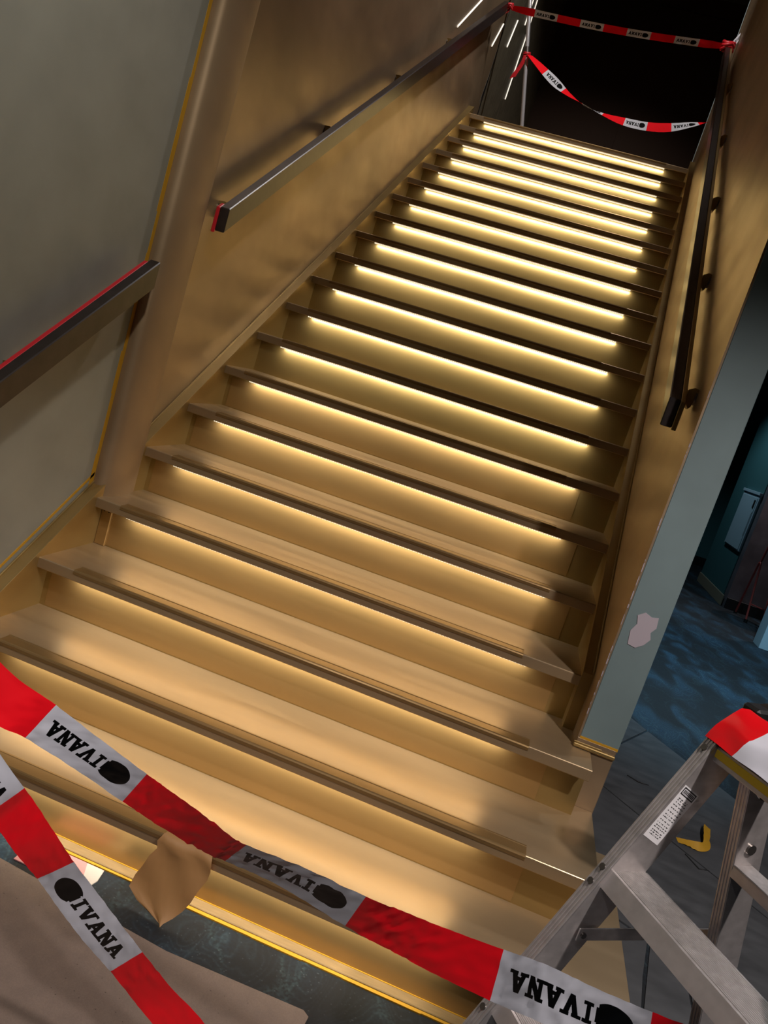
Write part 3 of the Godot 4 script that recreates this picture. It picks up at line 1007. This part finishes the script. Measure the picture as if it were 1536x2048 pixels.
func tapes() -> void:
	var front := [
		[0.052, -2.70, 5.26, 0.056, -2.74, 5.29, 2.75],
		[0.40, -2.745, 5.47, 0.41, -2.818, 5.51, 1.65],
		[0.6775, -2.806, 5.5756, 0.6881, -2.8761, 5.6153, 0.82],
		[0.7983, -2.8354, 5.5815, 0.7683, -2.902, 5.5983, 0.5],
		[0.8964, -2.8638, 5.5806, 0.8524, -2.9241, 5.587, 0.25],
		[0.9828, -2.8864, 5.5807, 0.9522, -2.9545, 5.5742, 0.0],
		[1.0278, -2.8944, 5.585, 1.004, -2.9647, 5.5744, -0.11],
		[1.0888, -2.9069, 5.5874, 1.0673, -2.977, 5.5715, -0.27],
		[1.1536, -2.9199, 5.5945, 1.1241, -2.984, 5.569, -0.43],
		[1.1794, -2.9221, 5.5958, 1.1472, -2.9837, 5.5677, -0.5],
		[1.2673, -2.9153, 5.6007, 1.2471, -2.9817, 5.5723, -0.72],
		[1.3833, -2.9105, 5.6116, 1.3671, -2.9821, 5.5965, -1.0],
		[1.4535, -2.9028, 5.6193, 1.4437, -2.9768, 5.6121, -1.17],
		[1.5152, -2.8945, 5.6283, 1.5104, -2.9693, 5.6306, -1.31],
		[1.5913, -2.8722, 5.653, 1.597, -2.946, 5.6647, -1.5],
		[1.6457, -2.8483, 5.681, 1.6554, -2.921, 5.6965, -1.65],
		[1.7057, -2.8381, 5.7002, 1.7183, -2.9117, 5.7067, -1.80],
		[1.7809, -2.8324, 5.7074, 1.7977, -2.9054, 5.7032, -1.99],
		[1.8706, -2.8186, 5.7211, 1.893, -2.8891, 5.7085, -2.25],
		[1.925, -2.815, 5.728, 1.937, -2.875, 5.72, -2.4],
	]
	# the print of this tape stands upside down: its upper edge in the texture is the lower edge here
	for r in front:
		var a := [r[0], r[1], r[2]]
		for k in 3:
			r[k] = r[k + 3]
			r[k + 3] = a[k]
	solo("barrier_tape", ribbon(front, 10, 12, 0.0019, 4), M.tape, "red and white barrier tape stretched low across the whole stair foot", "barrier tape")
	var second := [
		[0.052, -2.77, 5.36, 0.056, -2.80, 5.39, -1.85],
		[0.42, -2.76, 5.56, 0.40, -2.83, 5.585, -0.70],
		[0.7536, -2.9213, 5.6348, 0.7146, -2.9818, 5.6557, 0.34],
		[0.8172, -2.987, 5.6153, 0.7737, -3.0455, 5.6328, 0.62],
		[0.8587, -3.0297, 5.6057, 0.8132, -3.0875, 5.6203, 0.78],
		[0.9032, -3.0851, 5.5875, 0.8507, -3.1382, 5.5944, 1.0],
		[0.9369, -3.123, 5.5732, 0.8816, -3.1726, 5.5838, 1.13],
		[0.9977, -3.175, 5.562, 0.948, -3.2303, 5.5717, 1.33],
		[1.0507, -3.2205, 5.551, 1.0059, -3.2805, 5.554, 1.5],
		[1.1133, -3.2756, 5.5349, 1.0604, -3.3284, 5.5415, 1.73],
		[1.1878, -3.3263, 5.5213, 1.1317, -3.3723, 5.5403, 1.97],
		[1.36, -3.47, 5.49, 1.32, -3.52, 5.52, 2.5],
		[1.55, -3.585, 5.50, 1.53, -3.592, 5.56, 3.0],
	]
	solo("barrier_tape", ribbon(second, 10, 12, 0.0016, 6), M.tape, "steep red and white barrier tape over the cardboard at lower left", "barrier tape")
	# upper landing
	var a := Vector3(0.064, 0.78, 0.10)
	var b := Vector3(1.735, 0.905, -0.01)
	var rows := []
	for k in 13:
		var f := k / 12.0
		var p := a.lerp(b, f) - Vector3(0, 0.025 * sin(PI * f), 0)
		var w: float = 0.020 if f > 0.08 and f < 0.93 else 0.009
		var d := Vector3(0, w, 0.016)
		rows.append([p.x + d.x, p.y + d.y, p.z + d.z, p.x - d.x, p.y - d.y, p.z - d.z, -f * 4.65 + 0.058])
	var ut := thing("barrier_tape", a, "straight upper barrier tape across the top of the stairs between the handrails", "barrier tape")
	mesh_part("band", ribbon(rows, 6, 5, 0.0012, 8), M.tapedull, ut)
	mesh_part("knot", knot(a + Vector3(0.0, 0.0, 0.02), 0.024), M.red, ut)
	mesh_part("knot", knot(b + Vector3(0.0, 0.0, 0.0), 0.040), M.red, ut)
	mesh_part("tail", tail(a, a + Vector3(-0.01, -0.09, 0.05), 0.03, 1.2), M.red, ut)
	# loose white end lying over the end of the right handrail
	rows = [[1.74, 0.90, -0.01, 1.74, 0.86, 0.0, 0.98], [1.765, 0.97, -0.01, 1.775, 0.91, 0.0, 0.80], [1.79, 1.02, -0.01, 1.794, 0.95, 0.01, 0.62]]
	for r in rows: r[6] = 1.0 - r[6]
	mesh_part("loose_end", ribbon(rows, 6, 5, 0.003, 10), M.tapedull, ut)
	var mid := [[0.288, 0.56], [0.318, 0.547], [0.537, 0.423], [0.687, 0.349], [0.845, 0.297], [0.998, 0.267], [1.174, 0.252], [1.36, 0.258], [1.527, 0.291], [1.689, 0.353], [1.79, 0.395]]
	var ws := [0.008, 0.022, 0.036, 0.024, 0.008, 0.020, 0.034, 0.036, 0.036, 0.026, 0.008]
	rows = []
	for k in mid.size():
		var p0: Array = mid[max(k - 1, 0)]
		var p1: Array = mid[min(k + 1, mid.size() - 1)]
		var tdir := Vector2(p1[0] - p0[0], p1[1] - p0[1]).normalized()
		var w: float = ws[k]
		var dz: float = sqrt(max(0.0, 0.0375 * 0.0375 - w * w))
		var nn := Vector3(-tdir.y * w, tdir.x * w, -dz)
		var c := Vector3(mid[k][0], mid[k][1], -0.1)
		rows.append([c.x - nn.x, c.y - nn.y, c.z - nn.z, c.x + nn.x, c.y + nn.y, c.z + nn.z, -(mid[k][0] - 1.36) / 0.36])
	var lt := thing("barrier_tape", Vector3(0.268, 0.564, -0.1), "sagging lower barrier tape hanging from the pole at the top of the stairs", "barrier tape")
	mesh_part("band", ribbon(rows, 8, 5, 0.001, 12), M.tapedull, lt)
	mesh_part("knot", knot(Vector3(0.268, 0.564, -0.12), 0.024), M.red, lt)
	mesh_part("tail", tail(Vector3(0.262, 0.55, -0.10), Vector3(0.225, 0.37, -0.10), 0.06, 0.6), M.red, lt)
	# tape folded over the top of the ladder
	var st: SurfaceTool
	var prof := [[-0.001, 0.0025], [0.008, -0.0035], [0.020, -0.0105], [0.029, -0.017], [0.034, -0.022], [0.046, -0.038], [0.0575, -0.0545], [0.058, -0.075]]
	var lt2 := thing("barrier_tape", lp(0.2, 0.03, -0.02), "piece of red and white barrier tape folded over the ladder top", "barrier tape")
	var cuts := [0.0, 0.062, 0.235, 0.385]
	for c in 3:
		st = st_new()
		var grid := []
		for i in 12:
			var line := []
			for j in prof.size():
				var x: float = lerp(cuts[c], cuts[c + 1], i / 11.0) + (0.010 * j / 7.0 if c + i > 0 and c * 11 + i < 33 else 0.0)
				var lift := 0.0012 * sin(x * 70.0 + j * 1.3) + 0.003
				line.append(lp(x, prof[j][0] + lift, prof[j][1] + lift * 0.6))
			grid.append(line)
		for i in 11:
			for j in prof.size() - 1:
				for v in [grid[i][j], grid[i + 1][j + 1], grid[i + 1][j], grid[i][j], grid[i][j + 1], grid[i + 1][j + 1]]:
					st.set_smooth_group(0)
					st.add_vertex(v)
		st.index()
		st.generate_normals()
		mesh_part("white_band" if c == 1 else "red_band", st, M.tapewhite if c == 1 else M.tapered, lt2)

# ==================================================================== things on the near floor
func floor_poly(called: String, pts: Array, y0: float, h: float, m: Material, parent: Node = self) -> MeshInstance3D:
	var poly := []
	for p in pts:
		poly.append(Vector2(p[0], p[1]))
	var s := st_new()
	prism(s, poly, Vector3(0, y0, 0), Vector3.RIGHT, Vector3.BACK, Vector3(0, h, 0))
	return mesh_part(called, s, m, parent)

func floor_things() -> void:
	# brown floor cardboard in front of the stair
	var cb := floor_poly("cardboard_sheet", [[0.0, 5.055], [0.476, 5.068], [0.97, 5.113], [1.32, 5.100], [1.336, 5.112], [1.332, 5.16], [1.30, 6.4], [0.0, 6.4]], FLOOR, 0.004, M.board)
	tag(cb, "brown protective cardboard lying on the carpet in front of the stairs", "cardboard")
	# torn brown paper folded over the lowest nosing
	var s := st_new()
	var g := []
	var outline := [[0.845, 0.975, -3.413, 4.962], [0.842, 0.978, -3.409, 4.983], [0.832, 0.985, -3.43, 4.992], [0.838, 0.988, -3.448, 4.991], [0.826, 0.987, -3.47, 4.993], [0.818, 0.975, -3.50, 4.998], [0.806, 0.968, -3.53, 5.003], [0.802, 0.955, -3.56, 5.010], [0.835, 0.94, -3.578, 5.022], [0.885, 0.925, -3.589, 5.035], [0.917, 0.922, -3.593, 5.043]]
	for o in outline:
		var line := []
		for j in 9:
			var f := j / 8.0
			line.append(Vector3(lerp(o[0], o[1], f), o[2], o[3] + 0.003 * sin(f * 9.0 + o[2] * 70.0) + 0.022 * clampf(absf(f - 0.30 - 3.0 * (o[2] + 3.5)), 0.0, 0.6) * clampf((-3.42 - o[2]) * 12.0, 0.0, 1.0)))
		g.append(line)
	for i in g.size() - 1:
		for j in 8:
			for v in [g[i][j], g[i + 1][j + 1], g[i][j + 1], g[i][j], g[i + 1][j], g[i + 1][j + 1]]:
				s.set_smooth_group(0)
				s.set_uv(Vector2(v.x, v.y))
				s.add_vertex(v)
	s.index()
	s.generate_normals()
	solo("torn_paper", s, M.kraft, "torn brown paper tape hanging over the lowest step edge", "paper")
	# pale printed scrap by the strip
	var sc := thing("paper_scrap", Vector3(0.65, FLOOR, 4.97), "pink and white paper scrap beside the cardboard and the steep tape", "paper")
	floor_poly("pink_part", [[0.50, 4.958], [0.655, 4.958], [0.672, 5.0], [0.60, 5.05], [0.50, 5.05]], FLOOR, 0.003, M.paperred, sc)
	floor_poly("white_edge", [[0.655, 4.958], [0.705, 4.958], [0.712, 5.0], [0.70, 5.06], [0.672, 5.06], [0.672, 5.0]], FLOOR, 0.003, M.paperwhite, sc)
	# dark protective sheets right of the stair
	var sh := thing("floor_covering", Vector3(2.4, FLOOR, 4.0), "dark grey protective sheets on the floor between the pillar and the carpet", "floor covering")
	floor_poly("sheet", [[1.93, 1.55], [2.10, 1.79], [2.387, 2.184], [2.46, 2.29], [2.10, 2.98], [1.93, 2.96]], FLOOR, 0.004, M.sheet, sh)
	floor_poly("sheet", [[2.466, 2.30], [2.70, 2.62], [3.40, 3.60], [3.0, 4.1], [2.30, 3.39], [2.152, 3.235], [2.11, 2.985]], FLOOR, 0.0035, M.sheet, sh)
	floor_poly("sheet", [[1.93, 2.97], [2.103, 2.992], [2.146, 3.243], [2.293, 3.398], [2.995, 4.108], [2.62, 4.72], [2.235, 4.26], [2.05, 4.17], [1.93, 4.17]], FLOOR, 0.0045, M.sheet, sh)
	floor_poly("sheet", [[2.055, 4.18], [2.225, 4.27], [2.19, 4.45], [2.165, 4.62], [2.06, 5.0]], FLOOR, 0.004, M.sheet, sh)
	floor_poly("sheet", [[2.235, 4.275], [2.33, 4.385], [2.29, 5.3], [2.07, 5.3], [2.07, 5.0], [2.173, 4.62]], FLOOR, 0.0036, M.sheet, sh)
	floor_poly("sheet", [[2.337, 4.39], [2.62, 4.73], [3.2, 5.3], [2.30, 5.3]], FLOOR, 0.004, M.sheet, sh)
	# small cracks lying on the sheets
	s = st_new()
	tube(s, [Vector3(2.28, FLOOR + 0.004, 3.02), Vector3(2.33, FLOOR + 0.007, 3.05), Vector3(2.38, FLOOR + 0.004, 3.04)], 0.003, 6)
	tube(s, [Vector3(2.46, FLOOR + 0.004, 3.58), Vector3(2.50, FLOOR + 0.006, 3.66), Vector3(2.54, FLOOR + 0.004, 3.64)], 0.003, 6)
	mesh_part("torn_edge", s, M.black, sh)
	# curled strips of peeled yellow tape
	var rows := [[2.44, -3.594, 3.465, 2.445, -3.596, 3.50, 0], [2.48, -3.585, 3.47, 2.482, -3.592, 3.505, 0], [2.525, -3.575, 3.47, 2.53, -3.594, 3.51, 0], [2.552, -3.58, 3.44, 2.58, -3.594, 3.46, 0], [2.565, -3.57, 3.36, 2.60, -3.594, 3.37, 0], [2.585, -3.575, 3.28, 2.615, -3.592, 3.29, 0], [2.60, -3.59, 3.25, 2.622, -3.594, 3.262, 0]]
	for k in rows.size(): rows[k][6] = k * 0.2
	solo("peeled_tape", ribbon(rows, 5, 3, 0.004, 14), M.yellow, "curled strip of peeled yellow tape lying on the grey floor sheets", "tape")
	# dark cloth bundle at the right edge behind the ladder
	s = st_new()
	var n := noise(17, 6.0, 3)
	var c := Vector3(2.075, -2.64, 4.925)
	var rings := []
	for i in 13:
		var th := PI * i / 12.0
		var ring := []
		for k in 18:
			var ph := TAU * k / 18.0
			var dir := Vector3(sin(th) * cos(ph), cos(th), sin(th) * sin(ph))
			var rr := 1.0 + 0.35 * n.get_noise_3dv(dir)
			ring.append(c + dir * rr * Vector3(0.055, 0.065, 0.055))
		rings.append(ring)
	for i in 12:
		for k in 18:
			var j := (k + 1) % 18
			for v in [rings[i][k], rings[i][j], rings[i + 1][j], rings[i][k], rings[i + 1][j], rings[i + 1][k]]:
				s.set_smooth_group(0)
				s.set_uv(Vector2(v.x, v.y))
				s.add_vertex(v)
	s.index()
	s.generate_normals()
	solo("cloth_bundle", s, M.cloth, "dark brown cloth bundle behind the ladder at the right edge", "cloth")

# ==================================================================== the dark room on the right
func far_room() -> void:
	var s := box_st(Vector3(1.9, FLOOR, -6.6), Vector3(4.6, -0.35, -6.45))
	tag(mesh_part("wall_far", s, M.darkteal), "dark teal wall at the far end of the carpeted room", "wall", "", "structure")
	s = box_st(Vector3(1.9, FLOOR, -6.45), Vector3(4.6, FLOOR + 0.14, -6.43), 0.003)
	tag(mesh_part("baseboard_far", s, M.black), "black baseboard of the far teal wall", "baseboard", "", "structure")
	s = box_st(Vector3(4.0, FLOOR, -4.62), Vector3(4.5, -0.35, -3.2), 0.004)
	tag(mesh_part("wall_pier", s, M.darkteal), "teal wall pier carrying the pale cabinet", "wall", "", "structure")
	s = box_st(Vector3(3.985, FLOOR, -4.62), Vector3(4.0, FLOOR + 0.13, -3.12), 0.003)
	tag(mesh_part("baseboard_pier", s, M.beige), "beige baseboard of the teal pier", "baseboard", "", "structure")
	s = box_st(Vector3(4.012, FLOOR, -3.2), Vector3(7.0, -0.35, -3.05))
	tag(mesh_part("wall_grey", s, M.greypanel), "grey wall panel behind the red trestle", "wall", "", "structure")
	s = box_st(Vector3(4.02, FLOOR, -3.05), Vector3(7.0, FLOOR + 0.13, -3.03), 0.003)
	tag(mesh_part("baseboard_grey", s, M.black), "black baseboard of the grey panel", "baseboard", "", "structure")
	s = box_st(Vector3(3.98, FLOOR, -1.5), Vector3(4.2, -0.35, -1.28), 0.003)
	tag(mesh_part("wall_corner", s, M.cabinet), "pale wall corner at the right edge of the photo", "wall", "", "structure")
	# electrical cabinet
	var c := thing("wall_cabinet", Vector3(4.0, -2.93, -3.55), "pale slim electrical cabinet on the dark teal pier", "cabinet")
	mesh_part("body", box_st(Vector3(3.978, -2.935, -3.98), Vector3(4.0, -2.21, -3.205), 0.003), M.cabinet, c)
	var dr := mesh_part("door", box_st(Vector3(3.970, -2.92, -3.95), Vector3(3.978, -2.27, -3.24), 0.002), M.cabinet, c)
	mesh_part("handle", box_st(Vector3(3.962, -2.40, -3.32), Vector3(3.970, -2.30, -3.27), 0.002), M.black, dr)
	mesh_part("slot", box_st(Vector3(3.968, -2.75, -3.262), Vector3(3.9715, -2.45, -3.250), 0.001), M.black, dr)
	mesh_part("top_rail", box_st(Vector3(3.962, -2.235, -4.0), Vector3(4.0, -2.20, -3.19), 0.003), M.cabinet, c)
	# red metal stool on hairpin legs
	var t := thing("stool", Vector3(4.25, FLOOR, -2.5), "thin red metal stool frame standing in front of the grey panel", "stool")
	var feet := [Vector3(4.128, FLOOR, -2.93), Vector3(4.142, FLOOR, -2.50), Vector3(4.188, FLOOR, -2.03)]
	var apex := Vector3(4.075, -2.90, -2.56)
	s = st_new()
	tube(s, [feet[0], apex + Vector3(0.0, -0.05, -0.05), apex + Vector3(0.0, 0.0, -0.01), apex + Vector3(0.0, -0.05, 0.03), feet[1]], 0.011, 8)
	mesh_part("hairpin_leg", s, M.redmetal, t)
	s = st_new()
	tube(s, [apex, apex + Vector3(0.02, 0.25, 0.0)], 0.012, 8)
	mesh_part("upright", s, M.redmetal, t)
	s = st_new()
	tube(s, [feet[2], Vector3(4.15, -3.25, -2.08), Vector3(4.16, -2.66, -2.2)], 0.012, 8)
	mesh_part("leg", s, M.redmetal, t)
	s = st_new()
	tube(s, [Vector3(4.5, FLOOR, -2.1), Vector3(4.42, -2.66, -2.25)], 0.012, 8)
	mesh_part("leg", s, M.redmetal, t)
	s = st_new()
	tube(s, [Vector3(4.112, -3.385, -2.52), Vector3(4.30, -3.385, -2.35), Vector3(4.48, -3.385, -2.12)], 0.009, 8)
	mesh_part("cross_bar", s, M.redmetal, t)
	for p in feet:
		s = st_new()
		tube(s, [p, p + Vector3(0, 0.04, 0)], 0.02, 8)
		mesh_part("rubber_foot", s, M.black, t)
	s = st_new()
	tube(s, [Vector3(4.28, -2.66, -2.38), Vector3(4.28, -2.62, -2.38)], 0.22, 24)
	mesh_part("seat", s, M.redmetal, t)
